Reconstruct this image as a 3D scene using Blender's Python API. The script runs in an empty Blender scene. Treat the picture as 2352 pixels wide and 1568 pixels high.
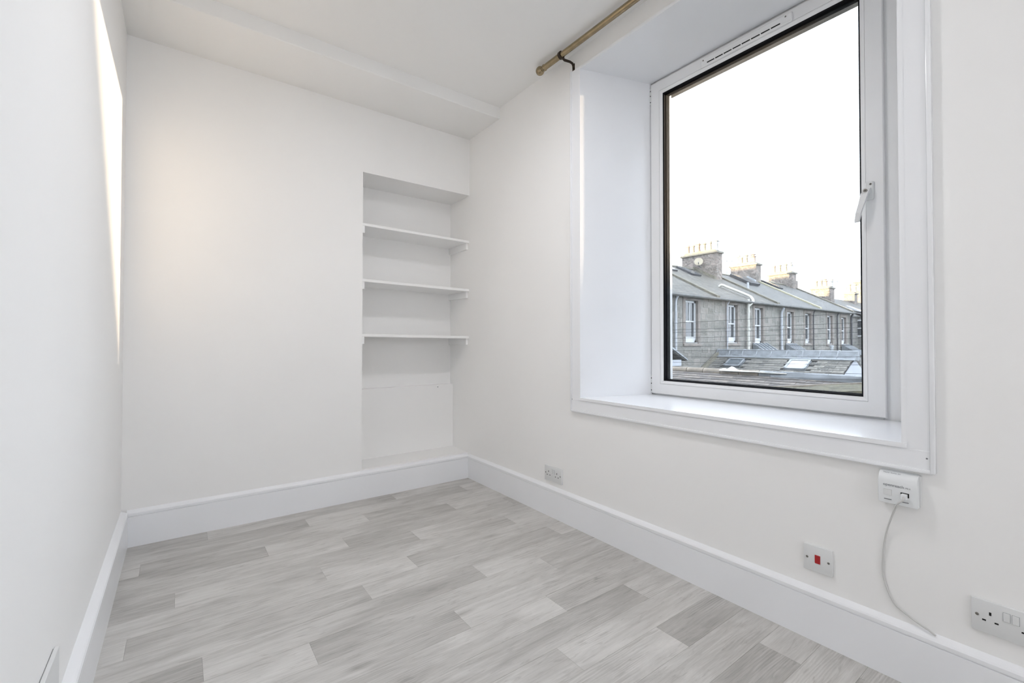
import bpy, bmesh, math, random
from mathutils import Vector, Matrix
random.seed(7)
SC = bpy.context.scene
COL = SC.collection

# ---------------------------------------------------------------- camera
cam_d = bpy.data.cameras.new('camera'); cam = bpy.data.objects.new('camera', cam_d); COL.objects.link(cam)
cam_d.sensor_width = 36.0
cam_d.lens = 1036.1155 / 2352 * 36.0
cam_d.shift_y = -13.151 / 2352
cam_d.clip_start = 0.02; cam_d.clip_end = 400
YAW, PITCH, ROLL = math.radians(36.3733), math.radians(0.7911), math.radians(0.0375)
Fw = Vector((math.sin(YAW) * math.cos(PITCH), math.cos(YAW) * math.cos(PITCH), math.sin(PITCH)))
Rt = Vector((math.cos(YAW), -math.sin(YAW), 0)); Up = Rt.cross(Fw)
Rt, Up = math.cos(ROLL) * Rt + math.sin(ROLL) * Up, -math.sin(ROLL) * Rt + math.cos(ROLL) * Up
M3 = Matrix((Rt, Up, -Fw)).transposed()
cam.matrix_world = Matrix.Translation((0, 0, 1.0)) @ M3.to_4x4()
SC.camera = cam

# ---------------------------------------------------------------- world, sun, exposure
SKY_COLOR = (0.80, 0.885, 1.0); SKY_STRENGTH = 3.8
SUN_STRENGTH = 18.0
GLINT_POWER = 18000.0
PENDANT_FILL_POWER = 22.0
CEIL_FILL_POWER = 10.3
SC.view_settings.view_transform = 'Standard'; SC.view_settings.look = 'None'
SC.view_settings.gamma = 1.0; SC.view_settings.use_curve_mapping = False
SC.view_settings.exposure = 0.09
SC.cycles.max_bounces = 9; SC.cycles.diffuse_bounces = 7; SC.cycles.glossy_bounces = 3
SC.cycles.transparent_max_bounces = 8
SC.cycles.adaptive_threshold = 0.25
SC.cycles.use_denoising = True
SC.cycles.sample_clamp_indirect = 6.0
W = bpy.data.worlds.new('sky'); SC.world = W; W.use_nodes = True
bg = W.node_tree.nodes['Background']
bg.inputs[0].default_value = (*SKY_COLOR, 1); bg.inputs[1].default_value = SKY_STRENGTH

def lamp(name, kind, loc, direction, color, energy):
    d = bpy.data.lights.new(name, kind); d.color = color; d.energy = energy
    o = bpy.data.objects.new(name, d); COL.objects.link(o); o.location = loc
    o.rotation_euler = Vector(direction).to_track_quat('-Z', 'Y').to_euler()
    return o, d
# low sun behind this house: only reaches the chimney tops and the far chimneys
_, d = lamp('sun', 'SUN', (-20, 20, 12), (1, -0.35, -0.03), (1.0, 0.80, 0.46), SUN_STRENGTH); d.angle = math.radians(0.6)
# low sun thrown back by a window across the gardens: the bright wedge on the left wall
GL = Vector((14.2, -4.70, 3.65)); GT = Vector((2.14, 1.2, 1.9))
_, d = lamp('sun_glint', 'SPOT', GL, GT - GL, (1.0, 0.77, 0.52), GLINT_POWER)
d.spot_size = math.radians(14); d.spot_blend = 0.2; d.shadow_soft_size = 0.05

# ---------------------------------------------------------------- materials
MAT = {}
def nodes(name):
    m = bpy.data.materials.new(name); m.use_nodes = True; MAT[name] = m
    nt = m.node_tree
    return m, nt, nt.nodes['Principled BSDF']
def N(nt, t, **kw):
    n = nt.nodes.new(t)
    for k, v in kw.items():
        if k in n.inputs.keys(): n.inputs[k].default_value = v
        else: setattr(n, k, v)
    return n
def ramp(nt, stops):
    r = nt.nodes.new('ShaderNodeValToRGB'); e = r.color_ramp.elements
    while len(e) < len(stops): e.new(0.5)
    for i, (p, c) in enumerate(stops):
        e[i].position = p; e[i].color = (*c, 1) if len(c) == 3 else c
    return r
def plain(name, color, rough=0.5, var=0.03, scale=6.0, bump=0.0, bscale=120.0, metal=0.0, spec=0.5):
    m, nt, b = nodes(name); L = nt.links
    tc = N(nt, 'ShaderNodeTexCoord')
    no = N(nt, 'ShaderNodeTexNoise', Scale=scale, Detail=1.0 if var < .05 else 4.0)
    L.new(tc.outputs['Object'], no.inputs['Vector'])
    c0 = tuple(max(0, c * (1 - var)) for c in color); c1 = tuple(min(1, c * (1 + var)) for c in color)
    r = ramp(nt, [(0.3, c0), (0.7, c1)])
    L.new(no.outputs['Fac'], r.inputs[0]); L.new(r.outputs[0], b.inputs['Base Color'])
    b.inputs['Roughness'].default_value = rough; b.inputs['Metallic'].default_value = metal
    b.inputs['Specular IOR Level'].default_value = spec
    if bump:
        n2 = N(nt, 'ShaderNodeTexNoise', Scale=bscale, Detail=3.0)
        bp = N(nt, 'ShaderNodeBump', Strength=bump, Distance=0.01)
        L.new(tc.outputs['Object'], n2.inputs['Vector']); L.new(n2.outputs['Fac'], bp.inputs['Height'])
        L.new(bp.outputs[0], b.inputs['Normal'])
    return m
plain('wall_paint', (0.90, 0.897, 0.888), 0.55, 0.012, 1.5, spec=0.35)
plain('ceiling_paint', (0.90, 0.897, 0.885), 0.7, 0.01, 1.5, spec=0.2)
plain('white_gloss', (0.87, 0.882, 0.905), 0.2, 0.01, 3)
plain('white_satin', (0.91, 0.91, 0.905), 0.4, 0.012, 4)
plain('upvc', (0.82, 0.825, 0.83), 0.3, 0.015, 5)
plain('white_plastic', (0.74, 0.75, 0.75), 0.35, 0.01, 8)
plain('box_plastic', (0.80, 0.82, 0.83), 0.4, 0.01, 8)
plain('black_rubber', (0.008, 0.008, 0.010), 0.75, 0.1, spec=0.12)
plain('hole_black', (0.01, 0.01, 0.01), 0.8, 0.1)
plain('print_grey', (0.22, 0.23, 0.25), 0.6, 0.02)
plain('red_rocker', (0.42, 0.012, 0.016), 0.35, 0.03)
plain('screw_metal', (0.25, 0.24, 0.22), 0.35, 0.1, 40, metal=0.9)
plain('spacer_metal', (0.55, 0.57, 0.6), 0.35, 0.05, metal=0.7)
plain('brass', (0.34, 0.27, 0.17), 0.27, 0.15, 30, metal=1.0)
plain('dark_bronze', (0.045, 0.032, 0.022), 0.4, 0.2, 40, metal=0.6)
plain('cable_grey', (0.62, 0.62, 0.61), 0.5, 0.02)
plain('underlay', (0.30, 0.29, 0.28), 0.9, 0.1)
plain('lead', (0.19, 0.205, 0.22), 0.55, 0.3, 4, 0.1, 12)
plain('lead_edge', (0.31, 0.33, 0.35), 0.5, 0.15, 6)
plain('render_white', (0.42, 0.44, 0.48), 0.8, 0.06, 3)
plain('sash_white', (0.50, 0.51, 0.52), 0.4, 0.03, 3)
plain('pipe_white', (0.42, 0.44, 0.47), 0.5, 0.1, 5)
plain('pipe_cream', (0.55, 0.54, 0.49), 0.5, 0.1, 5)
plain('pipe_dark', (0.05, 0.05, 0.055), 0.5, 0.2, 5)
plain('gutter_grey', (0.10, 0.10, 0.095), 0.6, 0.3, 5)
plain('skew_cement', (0.15, 0.14, 0.11), 0.9, 0.3, 6, 0.2, 20)
plain('skew_cream', (0.36, 0.34, 0.24), 0.85, 0.1, 6)
plain('ridge_clay', (0.25, 0.215, 0.175), 0.9, 0.25, 8, 0.2, 20)
plain('cap_stone', (0.22, 0.21, 0.18), 0.9, 0.2, 5, 0.2, 15)
plain('pot_buff', (0.40, 0.36, 0.28), 0.8, 0.15, 4)
plain('pot_terracotta', (0.36, 0.285, 0.24), 0.8, 0.15, 4)
plain('pot_pale', (0.42, 0.41, 0.38), 0.8, 0.1, 4)
plain('dish', (0.40, 0.35, 0.26), 0.6, 0.1, 4)
plain('aerial_metal', (0.20, 0.21, 0.23), 0.5, 0.1, metal=0.3)
plain('sheet_white', (0.75, 0.74, 0.68), 0.7, 0.06, 12)
plain('ground_dark', (0.06, 0.065, 0.05), 0.95, 0.3, 0.7)
plain('jamb_stone', (0.215, 0.19, 0.17), 0.9, 0.3, 5, 0.2, 20)
plain('exterior_stone', (0.30, 0.29, 0.27), 0.9, 0.25, 12, 0.3, 60)
plain('moss_felt', (0.085, 0.078, 0.05), 0.95, 0.6, 9, 0.5, 25)
plain('lamp_shade', (0.8, 0.78, 0.74), 0.8, 0.02)
plain('cable_black', (0.02, 0.02, 0.022), 0.6, 0.1)

def stone_mat(name, ca, cb, cc, rnd=0.5):
    m, nt, b = nodes(name); L = nt.links
    tc = N(nt, 'ShaderNodeTexCoord'); oi = N(nt, 'ShaderNodeObjectInfo')
    no = N(nt, 'ShaderNodeTexNoise', Scale=9.0, Detail=6.0, Roughness=0.7)
    L.new(tc.outputs['Object'], no.inputs['Vector'])
    r1 = ramp(nt, [(0.0, ca), (0.55, cb), (1.0, cc)]); L.new(oi.outputs['Random'], r1.inputs[0])
    r2 = ramp(nt, [(0.34, (0.5, 0.5, 0.5)), (0.66, (1.45, 1.45, 1.42))]); L.new(no.outputs['Fac'], r2.inputs[0])
    mx = N(nt, 'ShaderNodeMix', data_type='RGBA', blend_type='MULTIPLY'); mx.inputs[0].default_value = 1.0
    L.new(r1.outputs[0], mx.inputs[6]); L.new(r2.outputs[0], mx.inputs[7]); L.new(mx.outputs[2], b.inputs['Base Color'])
    b.inputs['Roughness'].default_value = 0.9
    bp = N(nt, 'ShaderNodeBump', Strength=0.4, Distance=0.02)
    L.new(no.outputs['Fac'], bp.inputs['Height']); L.new(bp.outputs[0], b.inputs['Normal'])
stone_mat('granite_stone', (0.18, 0.175, 0.16), (0.225, 0.217, 0.20), (0.275, 0.255, 0.235))
stone_mat('slate_piece', (0.105, 0.103, 0.096), (0.15, 0.145, 0.133), (0.21, 0.20, 0.18))
stone_mat('slate_piece_near', (0.11, 0.10, 0.095), (0.15, 0.135, 0.125), (0.20, 0.175, 0.155))
plain('mortar', (0.235, 0.228, 0.21), 0.95, 0.2, 8, 0.2, 30)
plain('slate_bed', (0.035, 0.034, 0.033), 0.9, 0.2)

def masonry(name, c1, c2, cm):
    m, nt, b = nodes(name); L = nt.links
    tc = N(nt, 'ShaderNodeTexCoord'); mp = N(nt, 'ShaderNodeMapping'); mp.inputs['Scale'].default_value = (3.0, 3.0, 4.8)
    nw = N(nt, 'ShaderNodeTexNoise', Scale=3.0, Detail=2.0); L.new(tc.outputs['Object'], nw.inputs['Vector'])
    sc_ = N(nt, 'ShaderNodeVectorMath', operation='SCALE'); sc_.inputs['Scale'].default_value = .16; L.new(nw.outputs['Color'], sc_.inputs[0])
    ad = N(nt, 'ShaderNodeVectorMath', operation='ADD'); L.new(tc.outputs['Object'], ad.inputs[0]); L.new(sc_.outputs[0], ad.inputs[1]); L.new(ad.outputs[0], mp.inputs['Vector'])
    vo = N(nt, 'ShaderNodeTexVoronoi', Scale=1.0, Randomness=.8); ve = N(nt, 'ShaderNodeTexVoronoi', feature='DISTANCE_TO_EDGE', Scale=1.0, Randomness=.8)
    L.new(mp.outputs[0], vo.inputs['Vector']); L.new(mp.outputs[0], ve.inputs['Vector'])
    sp_ = N(nt, 'ShaderNodeSeparateColor'); L.new(vo.outputs['Color'], sp_.inputs[0])
    r1 = ramp(nt, [(0.1, c1), (0.9, c2)]); L.new(sp_.outputs[0], r1.inputs[0])
    no = N(nt, 'ShaderNodeTexNoise', Scale=11.0, Detail=6.0); L.new(tc.outputs['Object'], no.inputs['Vector'])
    r2 = ramp(nt, [(0.32, (0.55, 0.55, 0.55)), (0.68, (1.4, 1.4, 1.4))]); L.new(no.outputs['Fac'], r2.inputs[0])
    re = ramp(nt, [(0.03, (1, 1, 1)), (0.09, (0, 0, 0))]); L.new(ve.outputs['Distance'], re.inputs[0])
    m1 = N(nt, 'ShaderNodeMix', data_type='RGBA'); L.new(re.outputs[0], m1.inputs[0]); L.new(r1.outputs[0], m1.inputs[6]); m1.inputs[7].default_value = (*cm, 1)
    mx = N(nt, 'ShaderNodeMix', data_type='RGBA', blend_type='MULTIPLY'); mx.inputs[0].default_value = 1.0
    L.new(m1.outputs[2], mx.inputs[6]); L.new(r2.outputs[0], mx.inputs[7]); L.new(mx.outputs[2], b.inputs['Base Color'])
    b.inputs['Roughness'].default_value = 0.9
masonry('chimney_stone', (0.17, 0.15, 0.135), (0.27, 0.23, 0.205), (0.215, 0.195, 0.175))
masonry('wall_stone', (0.18, 0.175, 0.165), (0.235, 0.225, 0.21), (0.22, 0.215, 0.20))

def slate_roof(name, c1, c2, cm):
    m, nt, b = nodes(name); L = nt.links
    tc = N(nt, 'ShaderNodeTexCoord'); sep = N(nt, 'ShaderNodeSeparateXYZ'); L.new(tc.outputs['Object'], sep.inputs[0])
    cb = N(nt, 'ShaderNodeCombineXYZ'); L.new(sep.outputs[0], cb.inputs[0]); L.new(sep.outputs[1], cb.inputs[1])
    br = N(nt, 'ShaderNodeTexBrick', Scale=1.0)
    br.inputs['Color1'].default_value = (*c1, 1); br.inputs['Color2'].default_value = (*c2, 1); br.inputs['Mortar'].default_value = (*cm, 1)
    br.inputs['Mortar Size'].default_value = 0.028; br.inputs['Brick Width'].default_value = 0.34; br.inputs['Row Height'].default_value = 0.20
    L.new(cb.outputs[0], br.inputs['Vector'])
    no = N(nt, 'ShaderNodeTexNoise', Scale=1.3, Detail=7.0, Roughness=0.7); L.new(tc.outputs['Object'], no.inputs['Vector'])
    r2 = ramp(nt, [(0.3, (0.65, 0.65, 0.6)), (0.7, (1.35, 1.33, 1.25))]); L.new(no.outputs['Fac'], r2.inputs[0])
    mx = N(nt, 'ShaderNodeMix', data_type='RGBA', blend_type='MULTIPLY'); mx.inputs[0].default_value = 1.0
    L.new(br.outputs[0], mx.inputs[6]); L.new(r2.outputs[0], mx.inputs[7]); L.new(mx.outputs[2], b.inputs['Base Color'])
    b.inputs['Roughness'].default_value = 0.65
slate_roof('slate_brown', (0.14, 0.134, 0.118), (0.092, 0.088, 0.08), (0.03, 0.029, 0.027))
slate_roof('slate_grey', (0.13, 0.13, 0.128), (0.092, 0.094, 0.096), (0.03, 0.03, 0.03))

def glass_mat(name, tint, fac_gloss, rough=0.0, film=0.0):
    m = bpy.data.materials.new(name); m.use_nodes = True; MAT[name] = m; nt = m.node_tree; nt.nodes.clear(); L = nt.links
    o = N(nt, 'ShaderNodeOutputMaterial'); t = N(nt, 'ShaderNodeBsdfTransparent'); g = N(nt, 'ShaderNodeBsdfGlossy')
    t.inputs[0].default_value = (*tint, 1); g.inputs['Roughness'].default_value = rough
    fr = N(nt, 'ShaderNodeFresnel', IOR=1.45); mu = N(nt, 'ShaderNodeMath', operation='MULTIPLY'); mu.inputs[1].default_value = fac_gloss
    L.new(fr.outputs[0], mu.inputs[0]); mx = N(nt, 'ShaderNodeMixShader'); ml = N(nt, 'ShaderNodeMixShader')
    tl = N(nt, 'ShaderNodeBsdfTranslucent'); tl.inputs[0].default_value = (.9, .9, .9, 1); ml.inputs[0].default_value = film   # slight translucent veil, added to haze the view outside
    L.new(t.outputs[0], ml.inputs[1]); L.new(tl.outputs[0], ml.inputs[2])
    L.new(mu.outputs[0], mx.inputs[0]); L.new(ml.outputs[0], mx.inputs[1]); L.new(g.outputs[0], mx.inputs[2]); L.new(mx.outputs[0], o.inputs[0])
glass_mat('clear_glass', (0.98, 0.985, 0.985), 0.35, film=0.014)
m, nt, b = nodes('far_glass'); b.inputs['Base Color'].default_value = (0.05, 0.055, 0.06, 1); b.inputs['Roughness'].default_value = 0.05
b.inputs['Specular IOR Level'].default_value = 0.9
m, nt, b = nodes('roof_glass'); b.inputs['Base Color'].default_value = (0.10, 0.115, 0.13, 1); b.inputs['Roughness'].default_value = 0.08
b.inputs['Specular IOR Level'].default_value = 1.0
m, nt, b = nodes('blind_glass'); b.inputs['Base Color'].default_value = (0.55, 0.56, 0.58, 1); b.inputs['Roughness'].default_value = 0.1
m, nt, b = nodes('opal'); b.inputs['Base Color'].default_value = (.8, .8, .8, 1); b.inputs['Emission Color'].default_value = (1, .98, .95, 1); b.inputs['Emission Strength'].default_value = 1.0
m, nt, b = nodes('bulb'); b.inputs['Emission Color'].default_value = (1, 0.86, 0.68, 1); b.inputs['Emission Strength'].default_value = 2.0

# printed oak vinyl: tone runs from the plank's start to its end (object colour r -> g), grain along X
def plank_material():
    m, nt, b = nodes('grey_oak'); L = nt.links
    tc = N(nt, 'ShaderNodeTexCoord'); oi = N(nt, 'ShaderNodeObjectInfo')
    off = N(nt, 'ShaderNodeVectorMath', operation='SCALE'); off.inputs['Scale'].default_value = 37.0
    cbr = N(nt, 'ShaderNodeCombineXYZ'); L.new(oi.outputs['Random'], cbr.inputs[0]); L.new(oi.outputs['Random'], cbr.inputs[1]); L.new(oi.outputs['Random'], cbr.inputs[2])
    L.new(cbr.outputs[0], off.inputs[0])
    ad = N(nt, 'ShaderNodeVectorMath', operation='ADD'); L.new(tc.outputs['Object'], ad.inputs[0]); L.new(off.outputs[0], ad.inputs[1])
    def noise(scale_vec, detail, rough, dist=0.0):
        mp = N(nt, 'ShaderNodeMapping'); mp.inputs['Scale'].default_value = scale_vec; L.new(ad.outputs[0], mp.inputs['Vector'])
        n = N(nt, 'ShaderNodeTexNoise', Scale=1.0, Detail=detail, Roughness=rough, Distortion=dist); L.new(mp.outputs[0], n.inputs['Vector']); return n
    def mth(op, a, b=None):
        n = N(nt, 'ShaderNodeMath', operation=op)
        for i, v in enumerate((a, b)):
            if v is None: continue
            if isinstance(v, (int, float)): n.inputs[i].default_value = v
            else: L.new(v, n.inputs[i])
        return n.outputs[0]
    def cen(o, k): return mth('MULTIPLY', mth('SUBTRACT', o, 0.5), k)
    cloud = noise((3.2, 13, 1), 4, 0.6, 0.8).outputs['Fac']; streak = noise((2.2, 75, 1), 4, 0.65, 0.3).outputs['Fac']
    fine = noise((16, 420, 1), 3, 0.7).outputs['Fac']; fleck = noise((9, 62, 1), 3, 0.6, 1.2).outputs['Fac']; mask = noise((2.4, 9, 1), 1, 0.5).outputs['Fac']
    # cathedral figure: bands across the plank, bent by a slow wobble, only in patches
    mpw = N(nt, 'ShaderNodeMapping'); mpw.inputs['Scale'].default_value = (3.2, 17.0, 1); L.new(ad.outputs[0], mpw.inputs['Vector'])
    wv = N(nt, 'ShaderNodeTexWave', wave_type='BANDS', bands_direction='Y', Scale=2.2, Distortion=9.0, Detail=2.0); wv.inputs['Detail Scale'].default_value = 0.55
    L.new(mpw.outputs[0], wv.inputs['Vector'])
    wm = ramp(nt, [(0.50, (0, 0, 0)), (0.62, (1, 1, 1))]); L.new(mask, wm.inputs[0])
    wave = mth('MULTIPLY', cen(wv.outputs['Fac'], 0.15), wm.outputs[0])
    vo = N(nt, 'ShaderNodeTexVoronoi', Scale=1.0); mpv = N(nt, 'ShaderNodeMapping'); mpv.inputs['Scale'].default_value = (2.3, 8.0, 1)
    L.new(ad.outputs[0], mpv.inputs['Vector']); L.new(mpv.outputs[0], vo.inputs['Vector'])
    knot = ramp(nt, [(0.0, (0.66, 0.65, 0.64)), (0.05, (0.80, 0.795, 0.79)), (0.16, (1, 1, 1))]); L.new(vo.outputs['Distance'], knot.inputs[0])
    fl = ramp(nt, [(0.56, (1, 1, 1)), (0.72, (0.80, 0.795, 0.79))]); L.new(fleck, fl.inputs[0])
    sc = N(nt, 'ShaderNodeSeparateColor'); L.new(oi.outputs['Color'], sc.inputs[0])
    sx = N(nt, 'ShaderNodeSeparateXYZ'); L.new(tc.outputs['Object'], sx.inputs[0])
    tone = N(nt, 'ShaderNodeMapRange', clamp=True); L.new(sx.outputs[0], tone.inputs[0])
    L.new(sc.outputs[0], tone.inputs[3]); L.new(sc.outputs[1], tone.inputs[4])
    v = mth('ADD', mth('MULTIPLY', mth('SUBTRACT', tone.outputs[0], 0.48), 0.62), 0.55)
    for t in (cen(cloud, 0.75), cen(streak, 0.50), cen(fine, 0.40), wave): v = mth('ADD', v, t)
    r = ramp(nt, [(0.0, (0.24, 0.227, 0.212)), (0.32, (0.415, 0.402, 0.382)), (0.62, (0.575, 0.561, 0.538)), (1.0, (0.745, 0.73, 0.706))])
    L.new(v, r.inputs[0])
    m0 = N(nt, 'ShaderNodeMix', data_type='RGBA', blend_type='MULTIPLY'); m0.inputs[0].default_value = 1.0
    L.new(r.outputs[0], m0.inputs[6]); L.new(fl.outputs[0], m0.inputs[7])
    mx = N(nt, 'ShaderNodeMix', data_type='RGBA', blend_type='MULTIPLY'); mx.inputs[0].default_value = 1.0
    L.new(m0.outputs[2], mx.inputs[6]); L.new(knot.outputs[0], mx.inputs[7]); L.new(mx.outputs[2], b.inputs['Base Color'])
    b.inputs['Roughness'].default_value = 0.42; b.inputs['Specular IOR Level'].default_value = 0.35
plank_material()

# ---------------------------------------------------------------- mesh helpers
WL = {}
def wl(o): return WL.get(o.name, Vector((0, 0, 0)))
def tag(o, label=None, cat=None, group=None, kind=None):
    if label: o['label'] = label
    if cat: o['category'] = cat
    if group: o['group'] = group
    if kind: o['kind'] = kind
    return o
def link(name, data, loc, parent=None):
    o = bpy.data.objects.new(name, data); COL.objects.link(o); WL[o.name] = Vector(loc)
    if parent is not None:
        o.parent = parent; o.location = Vector(loc) - wl(parent)
    else: o.location = loc
    return o
def empty(name, loc, label=None, cat=None, group=None, kind=None):
    o = link(name, None, loc); o.empty_display_size = 0.1
    return tag(o, label, cat, group, kind)
class MB:
    def __init__(s): s.bm = bmesh.new()
    def box(s, x0, x1, y0, y1, z0, z1, bev=0.0, seg=1):
        b = bmesh.new()
        vs = [b.verts.new((x, y, z)) for x in (x0, x1) for y in (y0, y1) for z in (z0, z1)]
        for f in ((0, 1, 3, 2), (4, 6, 7, 5), (0, 4, 5, 1), (2, 3, 7, 6), (0, 2, 6, 4), (1, 5, 7, 3)): b.faces.new([vs[i] for i in f])
        s._merge(b, bev, seg); return s
    def _merge(s, b, bev=0.0, seg=1):
        bmesh.ops.recalc_face_normals(b, faces=b.faces[:])
        if bev: bmesh.ops.bevel(b, geom=b.edges[:], offset=bev, segments=seg, affect='EDGES', profile=0.5)
        t = bpy.data.meshes.new('t'); b.to_mesh(t); b.free(); s.bm.from_mesh(t); bpy.data.meshes.remove(t)
    def hexa(s, pts, bev=0.0):          # 8 points: bottom loop of 4, top loop of 4
        b = bmesh.new(); v = [b.verts.new(p) for p in pts]
        for f in ((3, 2, 1, 0), (4, 5, 6, 7), (0, 1, 5, 4), (1, 2, 6, 5), (2, 3, 7, 6), (3, 0, 4, 7)): b.faces.new([v[i] for i in f])
        s._merge(b, bev); return s
    def prism(s, prof, axis, a0, a1, bev=0.0):   # profile of 2-D points swept along axis
        b = bmesh.new()
        def P(p, a): return {'X': (a, p[0], p[1]), 'Y': (p[0], a, p[1]), 'Z': (p[0], p[1], a)}[axis]
        A = [b.verts.new(P(p, a0)) for p in prof]; B = [b.verts.new(P(p, a1)) for p in prof]; n = len(prof)
        b.faces.new(A); b.faces.new(B[::-1])
        for i in range(n): b.faces.new((A[i], A[(i + 1) % n], B[(i + 1) % n], B[i]))
        s._merge(b, bev); return s
    def tube(s, pts, r, seg=10, cap=True):
        b = bmesh.new(); pts = [Vector(p) for p in pts]; rings = []
        rr = r if isinstance(r, (list, tuple)) else [r] * len(pts)
        ref = None
        for i, p in enumerate(pts):
            t = (pts[min(i + 1, len(pts) - 1)] - pts[max(i - 1, 0)]).normalized()
            if ref is None: ref = Vector((0, 0, 1)) if abs(t.z) < 0.9 else Vector((1, 0, 0))
            u = (ref - t * ref.dot(t)).normalized(); w = t.cross(u); ref = u
            rings.append([b.verts.new(p + rr[i] * (math.cos(k * 2 * math.pi / seg) * u + math.sin(k * 2 * math.pi / seg) * w)) for k in range(seg)])
        for A, B in zip(rings, rings[1:]):
            for k in range(seg): b.faces.new((A[k], A[(k + 1) % seg], B[(k + 1) % seg], B[k]))
        if cap: b.faces.new(rings[0][::-1]); b.faces.new(rings[-1])
        s._merge(b); return s
    def lathe(s, prof, origin, axis=(0, 0, 1), seg=24):   # prof: (radius, distance along axis)
        o = Vector(origin); a = Vector(axis).normalized()
        return s.tube([o + a * h for _, h in prof], [max(r, 1e-4) for r, _ in prof], seg)
    def build(s, name, mat, parent=None, label=None, cat=None, group=None, kind=None, smooth=False):
        bm = s.bm
        xs = [v.co for v in bm.verts]
        mn = Vector([min(c[i] for c in xs) for i in range(3)]); mx = Vector([max(c[i] for c in xs) for i in range(3)])
        org = Vector(((mn.x + mx.x) / 2, (mn.y + mx.y) / 2, mn.z))
        bmesh.ops.translate(bm, verts=bm.verts[:], vec=-org)
        me = bpy.data.meshes.new(name); bm.to_mesh(me); bm.free()
        me.materials.append(MAT[mat])
        if smooth:
            me.polygons.foreach_set('use_smooth', [True] * len(me.polygons))
            me.set_sharp_from_angle(angle=math.radians(38))
        return tag(link(name, me, org, parent), label, cat, group, kind)
def box(name, mat, dims, parent=None, bev=0.0, **kw): return MB().box(*dims, bev=bev).build(name, mat, parent, **kw)
def copy_obj(o, parent, loc=None, scale=None):
    c = o.copy(); COL.objects.link(c); c.parent = parent
    w = Vector(loc) if loc is not None else wl(o); WL[c.name] = w
    c.location = w - (wl(parent) if parent is not None else Vector((0, 0, 0)))
    if scale: c.scale = scale
    return c

# ================================================================ THE ROOM
XW, YB, XL, ZC, YF = 1.735, 2.895, -0.222, 2.587, -2.7     # window wall, back wall, left wall, ceiling, wall behind camera
AX = 0.941                                                    # left side of the alcove
# ---- floor of vinyl planks, 1 m x 0.127 m rows laid towards the window
floor = box('floor', 'underlay', (XL - 0.1, XW + 0.1, YF - 0.1, 3.2, -0.12, -0.004), label='pale grey oak plank vinyl floor', kind='structure')
ROW = 0.12661; Y0 = 2.885
# joint position, tone left of the joint, tone right of it
rows = [(0.130, .25, .62), (0.583, .22, .72), (-0.126, .68, .30), (0.350, .20, .66), (0.682, .62, .30), (0.0, .22, .66), (0.515, .40, .70), (-0.128, .72, .28),
        (0.618, .35, .70), (0.072, .24, .66), (0.362, .72, .32), (0.836, .26, .70), (0.180, .68, .30), (0.493, .25, .55), (0.010, .42, .72), (0.366, .74, .26),
        (0.86, .5, .6), (0.572, .22, .62)]
while Y0 - ROW * len(rows) > YF: rows.append((random.random(), random.choice((.25, .7)), random.choice((.3, .65))))
for k, (j, tl, tr) in enumerate(rows):
    y1 = Y0 - ROW * k; y0 = y1 - ROW
    if k == 0: y1 = YB + 0.004
    x = j - 2.0
    while x < XW:
        a, b_ = max(x, XL + 0.004), min(x + 0.9961, XW - 0.004)
        if b_ - a > 0.01:
            m = MB().box(a - x, b_ - x, 0.0003, y1 - y0 - 0.0003, 0, 0.004)
            if a == x: pass
            me = bpy.data.meshes.new('plank'); m.bm.to_mesh(me); m.bm.free(); me.materials.append(MAT['grey_oak'])
            o = link('plank', me, (x + 0.0006, y0, -0.004), floor)
            jit = random.uniform(-.06, .06)
            o.color = (tr + jit, tl + jit, 0, 1)
        x += 0.9966

# ---- window wall with its splayed opening
def ring_wall(name, loops, mat, **kw):
    bm = bmesh.new(); R = []
    for X, ya, yb, za, zb in loops: R.append([bm.verts.new(p) for p in ((X, ya, za), (X, yb, za), (X, yb, zb), (X, ya, zb))])
    for A, B in zip(R, R[1:] + R[:1]):
        for i in range(4): bm.faces.new((A[i], A[(i + 1) % 4], B[(i + 1) % 4], B[i]))
    bmesh.ops.recalc_face_normals(bm, faces=bm.faces[:])
    m = MB(); m.bm.free(); m.bm = bm
    return m.build(name, mat, **kw)
wall_w = ring_wall('wall_right', [(XW, YF - .15, 3.35, -0.12, ZC + .1), (XW, 0.379, 1.736, 0.688, 2.484), (2.12, 0.475, 1.60, 0.688, 2.484), (2.215, 0.475, 1.625, 0.675, 2.484),
                                  (2.215, 0.46, 1.64, 0.66, 2.487), (2.38, 0.46, 1.64, 0.66, 2.487), (2.38, YF - .15, 3.35, -0.12, ZC + .1)], 'wall_paint',
                   label='off-white painted wall around the deep window', kind='structure')
# outside stone reveal seen through the glass
st = MB().box(2.22, 2.384, 1.615, 1.66, 0.66, 2.49).box(2.22, 2.384, 0.44, 0.475, 0.66, 2.49).box(2.22, 2.384, 0.44, 1.66, 2.474, 2.50).box(2.22, 2.42, 0.44, 1.66, 0.62, 0.672)
st.build('trim_2', 'exterior_stone', label='rough pale stone reveal outside the window glass', kind='structure')
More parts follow.
